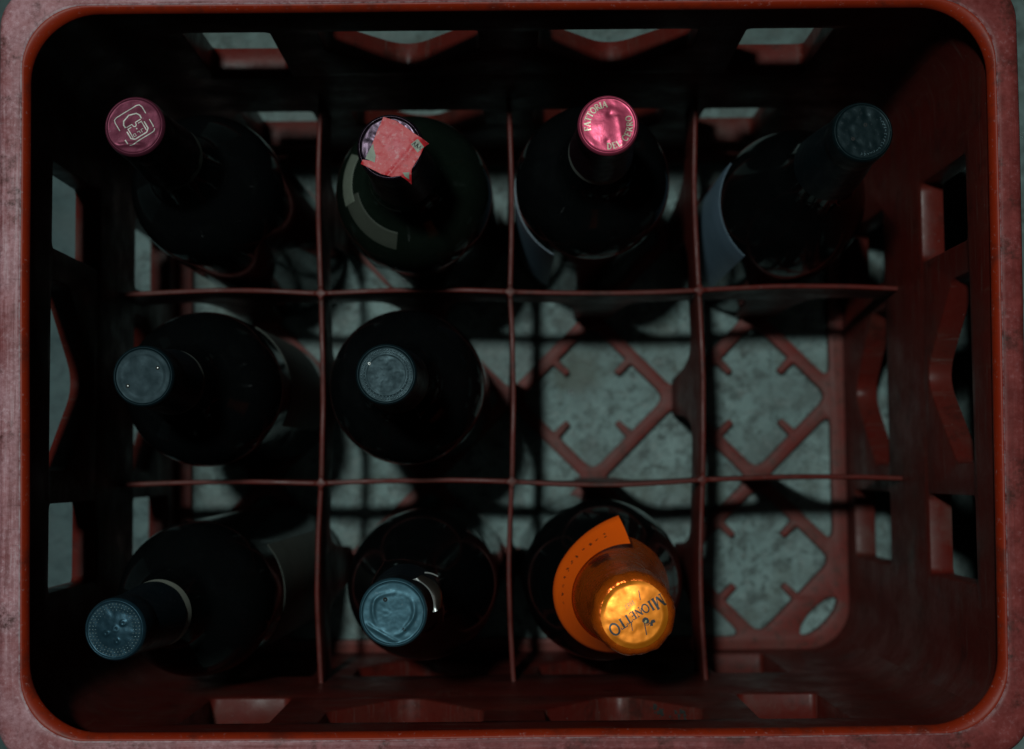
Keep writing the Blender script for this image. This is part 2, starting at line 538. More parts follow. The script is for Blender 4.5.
def wall_mesh(L, rects, vees, vhw, vside, name):
    """L = half of the straight length; window openings in (u, z)"""
    arc = RI * PI / 4
    U = L + arc
    holes = []
    for c in rects:
        for z0, z1 in ((30, 113.5), (186.5, 260.5)):
            holes.append(round_poly([(c - 20, z0), (c + 20, z0), (c + 20, z1), (c - 20, z1)], 4.0))
    for c in vees:
        for z0, z1 in ((36, 114), (186.5, 261)):
            s = vside
            holes.append(round_poly([(c, z0), (c + vhw, z0 + s), (c + vhw, z1), (c - vhw, z1), (c - vhw, z0 + s)],
                                    [16, 4, 3, 3, 4], 6))
    bm = plate([(-U - 6, 0.4), (U + 6, 0.4), (U + 6, 299.4), (-U - 6, 299.4)], holes, TH, 0.7)
    bisect(bm, 0, [-U], 'inner')
    bisect(bm, 0, [U], 'outer')
    cuts = [L + arc * i / 6 for i in range(6)]
    bisect(bm, 0, cuts + [-c for c in cuts] + [L * t for t in (-0.6, -0.2, 0.2, 0.6)])
    bisect(bm, 1, [60, 150, 182, 266])
    for v in bm.verts:
        u, z, d = v.co.x, v.co.y, v.co.z + TH / 2     # d: 0 inner face .. TH outer face
        if abs(u) <= L:
            p = Vector((u, 0.0))
            nrm = Vector((0, 1))
        else:
            s = 1 if u > 0 else -1
            a = (abs(u) - L) / RI
            nrm = Vector((s * math.sin(a), math.cos(a)))
            p = Vector((s * L, -RI)) + nrm * RI
        # thin step: the belt between the window rows stands a little proud
        step = 0.0
        if d < 1 and z < 183:
            step = -0.5
        p = p + nrm * (d + step)
        v.co = (p.x, p.y, z)
    return finish(bm, name, 30)




def frame_mesh(kind, c, hw, z0, z1, side, name, FD):
    t = 2.4
    e = -0.3
    if kind == 'rect':
        inner = round_poly([(c - hw - e, z1 + 6), (c - hw - e, z0 - e), (c + hw + e, z0 - e), (c + hw + e, z1 + 6)], [0, 4, 4, 0])
        outer = round_poly([(c + hw + t, z1 + 6), (c + hw + t, z0 - t), (c - hw - t, z0 - t), (c - hw - t, z1 + 6)], [0, 6, 6, 0])
    else:
        inner = round_poly([(c - hw - e, z1 + 6), (c - hw - e, z0 + side - e), (c, z0 - e), (c + hw + e, z0 + side - e), (c + hw + e, z1 + 6)], [0, 4, 16, 4, 0], 6)
        outer = round_poly([(c + hw + t, z1 + 6), (c + hw + t, z0 + side - t), (c, z0 - t * 1.4), (c - hw - t, z0 + side - t), (c - hw - t, z1 + 6)], [0, 5, 18, 5, 0], 6)
    bm = plate(inner + outer, [], FD, 0.5)
    for v in bm.verts:
        v.co = (v.co.x, v.co.z + FD / 2 + 0.3, v.co.y)
    bmesh.ops.recalc_face_normals(bm, faces=bm.faces)
    return finish(bm, name, 30)


def add_frames(wall, rects, vees, vhw, vside, fd, cache={}):
    for c in rects:
        for z0, z1 in ((30, 113.5), (186.5, 260.5)):
            key = ('rect', c, z0)
            if key not in cache:
                cache[key] = frame_mesh('rect', c, 20, z0, z1, 0, 'window_frame', fd)
            link('window_frame', cache[key], M['crate'], wall)
    for c in vees:
        for z0, z1 in ((36, 114), (186.5, 261)):
            key = ('vee', c, z0, vhw)
            if key not in cache:
                cache[key] = frame_mesh('vee', c, vhw, z0, z1, vside, 'window_frame', fd)
            link('window_frame', cache[key], M['crate'], wall)


lw = wall_mesh(HX - RI, [-128, 128], [-50, 50], 36.5, 44, 'long_wall')
ew = wall_mesh(HY - RI, [-77, 77], [0], 43.0, 49, 'end_wall')
for s in (0, 1):
    o = link('long_wall', lw, M['crate'], crate)
    o.rotation_euler.z = PI * s
    o.location = (0, (HY if s == 0 else -HY) * MM, 0)
    add_frames(o, [-128, 128], [-50, 50], 36.5, 44, 14.0)
for s in (0, 1):
    o = link('end_wall', ew, M['crate'], crate)
    o.rotation_euler.z = -PI / 2 if s == 0 else PI / 2
    o.location = ((HX if s == 0 else -HX) * MM, 0, 0)
    add_frames(o, [-77, 77], [0], 43.0, 49, 11.0)

# base lattice
Hd = 44.6
holes = []
CX = (-150, -50, 50, 150)
CY = (-100, 0, 100)


def cell_hole(cx, cy):
    pts = []
    rad = []
    for q in range(4):
        ca, sa = math.cos(q * PI / 2), math.sin(q * PI / 2)

        def rot(x, y):
            return (cx + x * ca - y * sa, cy + x * sa + y * ca)
        t = Vector((-1, 1)).normalized()
        n_ = Vector((-1, -1)).normalized()
        Mp = Vector((Hd / 2, Hd / 2))
        w = 2.3
        ln = 10.5
        pts.append(rot(Hd, 0))
        rad.append(7)
        for v, r in ((Mp - t * w, 1.0), (Mp - t * w * 0.85 + n_ * ln, 1.2), (Mp + t * w * 0.85 + n_ * ln, 1.2), (Mp + t * w, 1.0)):
            pts.append(rot(v.x, v.y))
            rad.append(r)
    return round_poly(pts, rad, 3)


for cx in CX:
    for cy in CY:
        holes.append(cell_hole(cx, cy))
for x in (-100, 0, 100):
    for y in (-50, 50):
        holes.append(round_poly([(x + Hd, y), (x, y + Hd), (x - Hd, y), (x, y - Hd)], 6))
for y in (-50, 50):
    for s in (-1, 1):
        holes.append(round_poly([(s * 196, y - 40), (s * (200 - Hd), y), (s * 196, y + 40)], [9, 6, 9]))
for x in (-100, 0, 100):
    for s in (-1, 1):
        holes.append(round_poly([(x - 40, s * 146), (x, s * (150 - Hd)), (x + 40, s * 146)], [9, 6, 9]))
for sx in (-1, 1):
    for sy in (-1, 1):
        pts = []
        for i in range(20):
            a = 2 * PI * i / 20
            e = (15.5 * math.cos(a), 5.6 * math.sin(a))
            x = (e[0] - e[1]) * 0.7071
            y = (e[0] + e[1]) * 0.7071
            pts.append((sx * (186 + x), sy * (134 - y)))
        holes.append(pts)
bm = plate(rrect(HX + 0.6, HY + 0.6, RI, 8), holes, 7.4, 0.8)
bmesh.ops.translate(bm, vec=(0, 0, 4.3), verts=bm.verts)
link('base_grid', finish(bm, 'base_grid', 40), M['base'], crate)

# dividers
random.seed(4)


def divider(half, nodes, mids, top, seed):
    """half: half length; nodes: crossing positions; mids: cell centres along u"""
    bot = []
    zb = 101.0
    for m in mids:                                   # legs drop to the base at the middle of each cell
        seq = [(m - 27, zb), (m - 22, zb - 3), (m - 17.5, zb - 12), (m - 14.5, 70), (m - 12.5, 40), (m - 11, 7.2),
               (m + 11, 7.2), (m + 12.5, 40), (m + 14.5, 70), (m + 17.5, zb - 12), (m + 22, zb - 3), (m + 27, zb)]
        bot += seq
    out = [(-half, zb - 6)] + [(-half + 6, zb)] + bot + [(half - 6, zb), (half, zb - 6), (half, top), (-half, top)]
    bm = plate(out, [], 2.5, 0.8)
    cuts = []
    u = -half + 6
    while u < half:
        cuts.append(u)
        u += 8.33
    bisect(bm, 0, cuts)
    rnd = random.Random(seed)
    stops = sorted([-half] + list(nodes) + [half])
    amp = [rnd.choice((-1, 1)) * rnd.uniform(0.9, 2.2) for _ in stops]
    for v in bm.verts:
        u, z, d = v.co
        for i in range(len(stops) - 1):
            if stops[i] <= u <= stops[i + 1]:
                t = (u - stops[i]) / (stops[i + 1] - stops[i])
                d += amp[i] * math.sin(PI * t) ** 1.0 * max(0, min(1, (z - 30) / 100))
        z2 = z
        if z > top - 5:
            z2 += 0.5 * noise.noise(Vector((u * 0.03, seed * 7.1, 0)))
        d += 0.25 * noise.noise(Vector((u * 0.05, z * 0.03, seed * 3.3)))
        v.co = (u, d, z2)
    return bm


for i, y in enumerate((50, -50)):
    bm = divider(HX + 0.4, (-100, 0, 100), CX, ZD, 11 + i)
    o = link('long_divider', finish(bm, 'long_divider', 40), M['crate'], crate)
    o.location = (0, y * MM, 0)
    for x in (-100, 0, 100):
        pts = []
        for k in range(8):
            a = PI / 4 * k
            r = 4.2 if k % 2 == 0 else 2.2
            pts.append((r * math.cos(a), r * math.sin(a)))
        jb = plate(pts, [], 40, 0.6)
        bmesh.ops.translate(jb, vec=(x, 0, ZD - 19.3), verts=jb.verts)
        link('joint', finish(jb, 'joint', 50), M['crate'], o)
for i, x in enumerate((-100, 0, 100)):
    bm = divider(HY + 0.4, (-50, 50), CY, ZD - 0.35, 23 + i)
    o = link('cross_divider', finish(bm, 'cross_divider', 40), M['crate'], crate)
    o.rotation_euler.z = PI / 2
    o.location = (x * MM, 0, 0)

# ------------------------------------------------------------------ strokes and letters
SER = {   # serif capitals in a box of height 1: (polyline, width)
    'M': ([[(0.14, 0), (0.18, 1)], 0.05], [[(0.18, 0.98), (0.52, 0.05)], 0.13], [[(0.52, 0.05), (0.86, 0.98)], 0.05], [[(0.88, 0), (0.86, 1)], 0.14],
          [[(0.02, 0.02), (0.28, 0.02)], 0.05], [[(0.74, 0.02), (1.02, 0.02)], 0.05], [[(0.05, 0.98), (0.25, 0.98)], 0.05], [[(0.8, 0.98), (1.0, 0.98)], 0.05]),
    'I': ([[(0.2, 0), (0.2, 1)], 0.14], [[(0.05, 0.02), (0.35, 0.02)], 0.05], [[(0.05, 0.98), (0.35, 0.98)], 0.05]),
    'O': ('O',),
    'N': ([[(0.14, 0), (0.14, 1)], 0.05], [[(0.12, 0.98), (0.74, 0.02)], 0.14], [[(0.74, 0), (0.74, 1)], 0.05],
          [[(0.02, 0.02), (0.28, 0.02)], 0.05], [[(0.6, 0.98), (0.88, 0.98)], 0.05], [[(0.0, 0.98), (0.18, 0.98)], 0.05]),
    'E': ([[(0.16, 0), (0.16, 1)], 0.14], [[(0.04, 0.02), (0.62, 0.02)], 0.06], [[(0.04, 0.98), (0.6, 0.98)], 0.06], [[(0.16, 0.52), (0.48, 0.52)], 0.06],
          [[(0.62, 0.0), (0.64, 0.22)], 0.05], [[(0.59, 1.0), (0.6, 0.8)], 0.05], [[(0.48, 0.42), (0.48, 0.62)], 0.05]),
    'T': ([[(0.36, 0), (0.36, 1)], 0.14], [[(0.02, 0.97), (0.70, 0.97)], 0.06], [[(0.03, 1.0), (0.03, 0.76)], 0.05], [[(0.69, 1.0), (0.69, 0.76)], 0.05],
          [[(0.22, 0.02), (0.5, 0.02)], 0.05]),
    'F': ([[(0.16, 0), (0.16, 1)], 0.14], [[(0.04, 0.02), (0.34, 0.02)], 0.05], [[(0.04, 0.98), (0.6, 0.98)], 0.06], [[(0.16, 0.52), (0.48, 0.52)], 0.06],
          [[(0.59, 1.0), (0.6, 0.76)], 0.05], [[(0.48, 0.42), (0.48, 0.62)], 0.05]),
    'A': ([[(0.08, 0), (0.40, 1)], 0.06], [[(0.38, 1), (0.74, 0)], 0.14], [[(0.2, 0.34), (0.58, 0.34)], 0.05], [[(0.0, 0.02), (0.2, 0.02)], 0.05], [[(0.6, 0.02), (0.88, 0.02)], 0.05]),
    'R': ([[(0.16, 0), (0.16, 1)], 0.14], [[(0.05, 0.98), (0.42, 0.97), (0.58, 0.86), (0.58, 0.64), (0.42, 0.52), (0.16, 0.5)], 0.08],
          [[(0.36, 0.5), (0.72, 0.02)], 0.13], [[(0.04, 0.02), (0.3, 0.02)], 0.05]),
    'D': ([[(0.16, 0), (0.16, 1)], 0.14], [[(0.04, 0.98), (0.42, 0.97), (0.66, 0.76), (0.70, 0.5), (0.66, 0.24), (0.42, 0.03), (0.04, 0.02)], 0.1]),
    'L': ([[(0.16, 0), (0.16, 1)], 0.14], [[(0.04, 0.02), (0.60, 0.02)], 0.06], [[(0.60, 0.0), (0.62, 0.24)], 0.05], [[(0.04, 0.98), (0.3, 0.98)], 0.05]),
    'C': ([[(0.70, 0.80), (0.56, 0.95), (0.40, 0.99), (0.2, 0.88), (0.08, 0.66), (0.07, 0.36), (0.2, 0.12), (0.40, 0.01), (0.56, 0.05), (0.72, 0.2)], 0.1],
          [[(0.71, 0.98), (0.71, 0.74)], 0.05]),
    'S': ([[(0.52, 0.80), (0.42, 0.96), (0.22, 0.97), (0.1, 0.82), (0.14, 0.63), (0.44, 0.44), (0.53, 0.24), (0.42, 0.05), (0.2, 0.03), (0.07, 0.2)], 0.1],),
    'P': ([[(0.16, 0), (0.16, 1)], 0.14], [[(0.05, 0.98), (0.42, 0.97), (0.58, 0.86), (0.58, 0.62), (0.42, 0.48), (0.16, 0.46)], 0.08], [[(0.04, 0.02), (0.32, 0.02)], 0.05]),
    '1': ([[(0.22, 0), (0.22, 1)], 0.12], [[(0.06, 0.84), (0.22, 0.98)], 0.06], [[(0.08, 0.02), (0.36, 0.02)], 0.05]),
    '8': ([[(0.28, 0.53), (0.1, 0.66), (0.1, 0.88), (0.28, 0.98), (0.46, 0.88), (0.46, 0.66), (0.28, 0.53), (0.08, 0.36), (0.08, 0.12), (0.28, 0.02), (0.48, 0.12), (0.48, 0.36), (0.28, 0.53)], 0.08],),
    '7': ([[(0.04, 0.97), (0.52, 0.97), (0.22, 0)], 0.1],),
}
WID = dict(M=1.06, I=0.42, O=0.92, N=0.88, E=0.70, T=0.74, F=0.66, A=0.88, R=0.74, D=0.80, L=0.66, C=0.78, S=0.62, P=0.66)
WID.update({'1': 0.44, '8': 0.58, '7': 0.56})
_o = []
for k in range(17):
    a = 2 * PI * k / 16
    _o.append((0.45 + 0.37 * math.cos(a), 0.5 + 0.47 * math.sin(a)))
SER['O'] = ([_o, 0.11],)


def letter_strokes(ch):
    return [(s[0], s[1]) for s in SER[ch]]


class Ink:
    """collects flat strokes in a plane (mm) and lays them on a surface function"""
    def __init__(self):
        self.v = []
        self.f = []
        self.k = 0

    def stroke(self, pts, w, surf, lift=0.05, sub=0.7):
        self.k += 1
        p = [Vector(q) for q in pts]
        closed = (p[0] - p[-1]).length < 1e-6
        d = [p[0]]
        for a, b in zip(p, p[1:]):
            m = max(1, int((b - a).length / sub))
            for j in range(1, m + 1):
                d.append(a.lerp(b, j / m))
        i0 = len(self.v)
        for i, q in enumerate(d):
            if closed and i in (0, len(d) - 1):
                t = (d[1] - d[0]).normalized() + (d[-1] - d[-2]).normalized()
            else:
                t = Vector((0, 0))
                if i > 0:
                    t += (q - d[i - 1]).normalized()
                if i < len(d) - 1:
                    t += (d[i + 1] - q).normalized()
            t = t.normalized() if t.length > 1e-9 else Vector((1, 0))
            nn = Vector((-t.y, t.x)) * w / 2
            for s in (nn, -nn):
                x, y, z = surf(q.x + s.x, q.y + s.y)
                self.v.append((x, y, z + lift + 0.004 * (self.k % 9)))
            if i:
                a = i0 + 2 * (i - 1)
                self.f.append((a, a + 1, a + 3, a + 2))

    def blob(self, pts, surf, lift=0.06):
        i0 = len(self.v)
        for q in pts:
            x, y, z = surf(q[0], q[1])
            self.v.append((x, y, z + lift))
        self.f.append(tuple(range(i0, i0 + len(pts))))

    def line_text(self, text, origin, ang, h, surf, bold=1.0, track=0.05, wscale=1.0, lift=0.05):
        tot = sum((WID.get(c, 0.4) + track) * wscale for c in text) * h
        ca, sa = math.cos(ang), math.sin(ang)
        x = -tot / 2
        for c in text:
            if c != ' ':
                for pl, w in letter_strokes(c):
                    q = []
                    for (a, b) in pl:
                        lx, ly = x + a * h * wscale, (b - 0.5) * h
                        q.append((origin[0] + lx * ca - ly * sa, origin[1] + lx * sa + ly * ca))
                    self.stroke(q, w * h * bold, surf, lift)
            x += (WID.get(c, 0.4) + track) * h * wscale

    def arc_text(self, text, r, a_mid, h, surf, inward=False, bold=1.0, track=0.12, wscale=1.0, lift=0.05):
        tot = sum((WID.get(c, 0.4) + track) * wscale for c in text) * h
        x = -tot / 2
        for c in text:
            wc = (WID.get(c, 0.4) + track) * h * wscale
            if c != ' ':
                mid = x + wc / 2
                a = a_mid + (mid / r if inward else -mid / r)
                up = Vector((math.cos(a), math.sin(a))) * (-1 if inward else 1)
                rt = Vector((up.y, -up.x))
                o = Vector((math.cos(a), math.sin(a))) * r
                for pl, w in letter_strokes(c):
                    q = []
                    for (aa, b) in pl:
                        p = o + rt * (aa * h * wscale - wc / 2) + up * ((b - 0.5) * h)
                        q.append((p.x, p.y))
                    self.stroke(q, w * h * bold, surf, lift)
            x += wc

    def build(self, name, mat, parent):
        return pydata(name, self.v, self.f, mat, parent, 60, recalc=False)


# ------------------------------------------------------------------ bottles
def smooth_profile(pts, k=4):
    """Catmull-Rom through (r, z)"""
    out = []
    P = [pts[0]] + list(pts) + [pts[-1]]
    for i in range(1, len(P) - 2):
        p0, p1, p2, p3 = [Vector(q) for q in P[i - 1:i + 3]]
        for j in range(k):
            t = j / k
            out.append(tuple(0.5 * ((2 * p1) + (-p0 + p2) * t + (2 * p0 - 5 * p1 + 4 * p2 - p3) * t * t + (-p0 + 3 * p1 - 3 * p2 + p3) * t ** 3)))
    out.append(tuple(pts[-1]))
    return out


def lathe(name, prof, mat, parent, seg=64, cap0=True, cap1=True, fn=None, angle=40, a0=0.0, a1=None):
    verts = []
    faces = []
    full = a1 is None
    cols_ = seg if full else seg + 1
    for i, (r, z) in enumerate(prof):
        for j in range(cols_):
            a = 2 * PI * j / seg if full else a0 + (a1 - a0) * j / seg
            rr, zz = (r, z) if fn is None else fn(r, z, a)
            verts.append((rr * math.cos(a), rr * math.sin(a), zz))
    for i in range(len(prof) - 1):
        for j in range(seg):
            j2 = (j + 1) % cols_ if full else j + 1
            faces.append((i * cols_ + j, i * cols_ + j2, (i + 1) * cols_ + j2, (i + 1) * cols_ + j))
    if full and cap0:
        faces.append(tuple(range(cols_))[::-1])
    if full and cap1:
        faces.append(tuple((len(prof) - 1) * cols_ + j for j in range(cols_)))
    return pydata(name, verts, faces, mat, parent, angle)


def bordeaux(R, H):
    return smooth_profile([(R - 7, 0.0), (R - 3, 0.4), (R - 0.6, 3), (R, 8), (R, 60), (R, 120), (R, 168), (R - 0.4, 180), (R - 2.6, 191), (R - 7.5, 201),
                           (R - 14, 209), (R - 19, 215), (16.8, 222), (15.2, 232), (14.4, 245), (13.3, 262), (12.5, H - 20), (12.3, H - 12), (12.2, H - 2)], 4)


def burgundy(R, H):
    return smooth_profile([(R - 7, 0.0), (R - 3, 0.4), (R - 0.6, 3), (R, 8), (R, 60), (R, 110), (R - 0.3, 142), (R - 2.0, 158), (R - 5.5, 173), (R - 11, 190),
                           (R - 16.5, 206), (R - 20.5, 220), (15.6, 238), (14.6, 252), (13.3, 264), (12.5, H - 20), (12.3, H - 12), (12.2, H - 2)], 4)


def interp(prof, z):
    for (r0, z0), (r1, z1) in zip(prof, prof[1:]):
        if z0 <= z <= z1:
            t = (z - z0) / max(1e-6, z1 - z0)
            return r0 + (r1 - r0) * t
    return prof[-1][0]


def root_bottle(name, base, tip, H, R, label, group):
    o = bpy.data.objects.new(name, None)
    col.objects.link(o)
    zb = 8.05
    d = Vector((tip[0] - base[0], tip[1] - base[1], 294.0)).normalized()
    o.rotation_mode = 'QUATERNION'
    o.rotation_quaternion = Vector((0, 0, 1)).rotation_difference(d)
    tilt = math.acos(d.z)
    o.location = (base[0] * MM, base[1] * MM, (zb + (R - 4) * math.sin(tilt)) * MM)
    tag(o, label, 'bottle', group)
    return o


def capsule(root, H, mat, skirt, hfun, neck, length=58, r0=12.9, rin=11.8, ridge=0.35, knurl=False, name='capsule'):
    prof = []
    for i in range(7):
        z = H - length + i * (length - 18) / 6
        prof.append((interp(neck, min(z, H - 3)) + 0.45, z))
    prof += [(r0 - 0.15, H - 16.5), (r0 + 0.15, H - 15), (r0 + 0.2, H - 8), (r0 + 0.15, H - 4), (r0, H - 1.7), (r0 - 0.2, H - 0.7), (r0 - 0.6, H - 0.1),
             (rin + 0.28, H + 0.16), (rin + 0.08, H + 0.26), (rin - 0.12, H + 0.16), (rin - 0.35, H - ridge * 0.7), (rin - 0.6, H - ridge)]
    ntop = 22
    for i in range(1, ntop):
        prof.append(((rin - 0.6) * (1 - i / ntop), H - ridge))
    flat_from = len(prof) - ntop

    def fn(r, z, a):
        x, y = r * math.cos(a), r * math.sin(a)
        dz = 0.0
        if z > H - ridge - 0.01 and r <= rin - 0.59:
            dz = hfun(x, y) * min(1, (rin - 0.6 - r) / 1.0 + 0.15)
        elif z > H - 2.5:
            dz = 0.12 * noise.noise(Vector((x * 0.35, y * 0.35, H)))
        elif knurl and z < H - 3 and z > H - 14:
            r = r + 0.22 * math.sin(a * 70)
        else:
            r = r + 0.18 * noise.noise(Vector((x * 0.2, y * 0.2, z * 0.12)))
        return r, z + dz
    cut = [k for k, q in enumerate(prof) if q[1] >= H - 1.75][0]
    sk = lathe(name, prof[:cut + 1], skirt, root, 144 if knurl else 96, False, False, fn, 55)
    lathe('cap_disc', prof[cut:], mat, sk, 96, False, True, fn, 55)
    return sk


def nz(x, y, s, seed):
    return noise.noise(Vector((x * s, y * s, seed)))


def beads(name, root, rings, H, mat, lift=0.0):
    v = []
    f = []
    for rr, cnt, rad in rings:
        for k in range(cnt):
            a = 2 * PI * k / cnt
            cx, cy = rr * math.cos(a), rr * math.sin(a)
            i0 = len(v)
            for q in range(6):
                b = PI / 3 * q
                v.append((cx + rad * math.cos(b), cy + rad * math.sin(b), H - 0.45 + lift))
            for q in range(6):
                b = PI / 3 * q
                v.append((cx + 0.6 * rad * math.cos(b), cy + 0.6 * rad * math.sin(b), H - 0.35 + lift + rad * 0.7))
            v.append((cx, cy, H - 0.35 + lift + rad * 0.9))
            for q in range(6):
                q2 = (q + 1) % 6
                f.append((i0 + q, i0 + q2, i0 + 6 + q2, i0 + 6 + q))
                f.append((i0 + 6 + q, i0 + 6 + q2, i0 + 12))
    return pydata(name, v, f, mat, root, 80)


def vent(root, x, y, H, r=0.55, mat=None):
    """pin-prick vent hole: a tiny crater"""
    v = []
    f = []
    n_ = 12
    for rr, dz in ((r * 1.6, -0.02), (r * 1.1, 0.16), (r * 0.75, 0.12), (r * 0.5, -0.1)):
        for k in range(n_):
            a = 2 * PI * k / n_
            v.append((x + rr * math.cos(a), y + rr * math.sin(a), H - 0.35 + 0.06 + dz))
    for i in range(3):
        for k in range(n_):
            k2 = (k + 1) % n_
            f.append((i * n_ + k, i * n_ + k2, (i + 1) * n_ + k2, (i + 1) * n_ + k))
    f.append(tuple(3 * n_ + k for k in range(n_)))
    return pydata('vent_hole', v, f, mat or M['hole'], root, 80)


def wrap_label(root, prof, z0, z1, a0, a1, mat, name='paper_label', off=0.25, seg=40, wav=0.0):
    pr = []
    nzs = 10
    for i in range(nzs + 1):
        z = z0 + (z1 - z0) * i / nzs
        pr.append((interp(prof, z) + off, z))
    # thin sheet with thickness
    inner = [(r - 0.18, z) for r, z in reversed(pr)]
    loop = pr + inner + [pr[0]]
    return lathe(name, loop, mat, root, seg, False, False, None, 50, a0, a1)


def neck_band(root, prof, z0, z1, mat, name='neck_band', off=0.3):
    pr = [(interp(prof, z0 + (z1 - z0) * i / 4) + off, z0 + (z1 - z0) * i / 4) for i in range(5)]
    pr = [(pr[0][0] - 0.3, pr[0][1])] + pr + [(pr[-1][0] - 0.3, pr[-1][1])]
    return lathe(name, pr, mat, root, 64, False, False)


GRP = 'wine bottles standing in the crate'
D2R = PI / 180

# --- row 1, cell 1 : maroon cap with a pale crest
H, R = 296.0, 37.5
b = root_bottle('wine_bottle', (-138.5, 88), (-157.4, 101.2), H, R, 'dark wine bottle whose maroon cap carries a pale square crest', GRP)
P = bordeaux(R, H)
lathe('glass', P, M['glass_black'], b)


def h11(x, y):
    fold = -0.5 * math.exp(-((y + 7.6 + 0.06 * x + 0.02 * x * x) / 0.9) ** 2) * (1 if x < 2 else max(0, 1 - (x - 2) / 3))
    return 0.18 * nz(x, y, 0.25, 1) + fold


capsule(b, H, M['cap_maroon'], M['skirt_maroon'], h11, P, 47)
neck_band(b, P, H - 53.5, H - 47.4, M['paper_dull'])
ink = Ink()


def s11(x, y):
    return (x, y, H - 0.35 + h11(x, y))


def crest(pts, w=0.34, closed=False):
    a = 31 * D2R
    ca, sa = math.cos(a), math.sin(a)
    q = [((x * ca - y * sa) * 1.08 + 0.1, (x * sa + y * ca) * 1.08 + 0.5) for x, y in pts]
    if closed:
        q.append(q[0])
    ink.stroke(q, w * 0.98, s11, 0.10)


sq = round_poly([(-6.1, -6.3), (6.1, -6.3), (6.1, 6.3), (-6.1, 6.3)], 1.6, 4)
NSQ = len(sq)
crest(sq[2:9], 0.42)
crest([(5.9, -4.7), (6.1, -4.2), (6.1, -1.2)], 0.42)
crest([(6.1, 1.6), (6.1, 4.6), (5.6, 5.9), (4.6, 6.3), (-4.6, 6.3), (-5.8, 5.8), (-6.1, 4.6), (-6.1, 1.0)], 0.42)
crest([(-6.1, -3.2), (-6.1, -5.0)], 0.5)
crest([(-3.6, 0.8), (-3.7, 2.2), (-2.9, 3.6), (0, 4.5), (2.9, 3.6), (3.7, 2.2), (3.6, 0.8)], 0.55)
crest([(-3.2, 0.7), (-0.8, 0.7), (-0.6, -0.4), (0, -0.8), (0.6, -0.4), (0.8, 0.7), (3.2, 0.7)], 0.42)
crest([(-3.2, -0.2), (-1.5, -0.2)], 0.4)
crest([(1.5, -0.2), (3.2, -0.2)], 0.4)
crest([(-3.0, -0.2), (-3.0, -4.2)], 0.4)
crest([(3.0, -0.2), (3.0, -4.2)], 0.4)
crest([(-3.9, -0.8), (-3.9, -4.0), (-2.6, -5.1), (2.6, -5.1), (3.9, -4.0), (3.9, -0.8)], 0.5)
crest([(-2.4, -3.1), (-1.5, -3.1), (-1.5, -4.1), (-2.4, -4.1), (-2.4, -3.1)], 0.3)
crest([(-0.6, -3.1), (0.4, -3.1), (0.4, -4.1)], 0.3)
crest([(1.2, -4.2), (1.2, -3.0), (2.2, -3.0)], 0.3)
crest([(-0.25, -1.75), (0.25, -1.75)], 0.6)
ink.build('crest_print', M['print_silver'], b)

# --- row 1, cell 2 : red paper strip over a violet cap
H, R = 295.0, 39.0
b = root_bottle('wine_bottle', (-44, 96), (-50.2, 91.8), H, R, 'green wine bottle with torn red paper seal stuck across its cap', GRP)
P = bordeaux(R, H)
lathe('glass', P, M['glass_green'], b)


def h12(x, y):
    return 0.25 * nz(x, y, 0.35, 5)


capsule(b, H, M['cap_violet'], M['skirt_violet'], h12, P, 60, 14.1, 12.9, 0.7)
wrap_label(b, P, 200.5, 207, 150 * D2R, 197 * D2R, M['paper_shoulder'], 'shoulder_label', 0.6)
wrap_label(b, P, 201.5, 210, 190 * D2R, 258 * D2R, M['paper_dull'], 'shoulder_label', 0.3)
# seal strip, outline in mm around the cap centre
poly = [(-2.6, 12.0), (2.5, 10.4), (6.6, 7.6), (9.8, 5.2), (15.5, 1.6), (13.6, -0.2), (12.3, -3.2), (10.2, -6.4), (8.6, -9.0), (8.2, -14.4), (6.3, -13.0),
        (4.0, -11.6), (0.6, -12.0), (-3.6, -10.8), (-8.2, -8.4), (-11.8, -6.6), (-11.0, -5.0), (-8.4, -5.4), (-8.2, -2.6), (-7.2, 1.0), (-5.0, 6.8)]


def drape(x, y, H_, R0=13.0, base=0.22):
    r = math.hypot(x, y)
    z = H_ + 0.16 + base + 0.30 * nz(x, y, 0.38, 2.2) + 0.16 * nz(x, y, 1.0, 4.2) + 0.5 * math.exp(-((x * 0.74 - y * 0.67 - 7.4) / 0.9) ** 2) + 0.25 * math.exp(-((x - 0.5) ** 2 + (y - 1.0) ** 2) / 3.0)
    if r > R0:
        e = r - R0
        z -= 0.33 * e + 0.16 * e * e
    return (x, y, z)


def sheet(name, poly, parent, mat, H_, base=0.22, thick=0.12, cell=0.8):
    bm = bmesh.new()
    vs_ = [bm.verts.new((p[0], p[1], 0)) for p in poly]
    bm.faces.new(vs_)
    lo = min(min(p) for p in poly)
    hi = max(max(p) for p in poly)
    k = lo + 0.3
    cuts = []
    while k < hi:
        cuts.append(k)
        k += cell
    bisect(bm, 0, cuts)
    bisect(bm, 1, cuts)
    bmesh.ops.triangulate(bm, faces=bm.faces)
    for v in bm.verts:
        v.co = drape(v.co.x, v.co.y, H_, base=base)
    ext = bmesh.ops.extrude_face_region(bm, geom=bm.faces[:])
    for g in ext['geom']:
        if isinstance(g, bmesh.types.BMVert):
            g.co.z += thick
    bmesh.ops.recalc_face_normals(bm, faces=bm.faces)
    return link(name, finish(bm, name, 50), mat, parent)


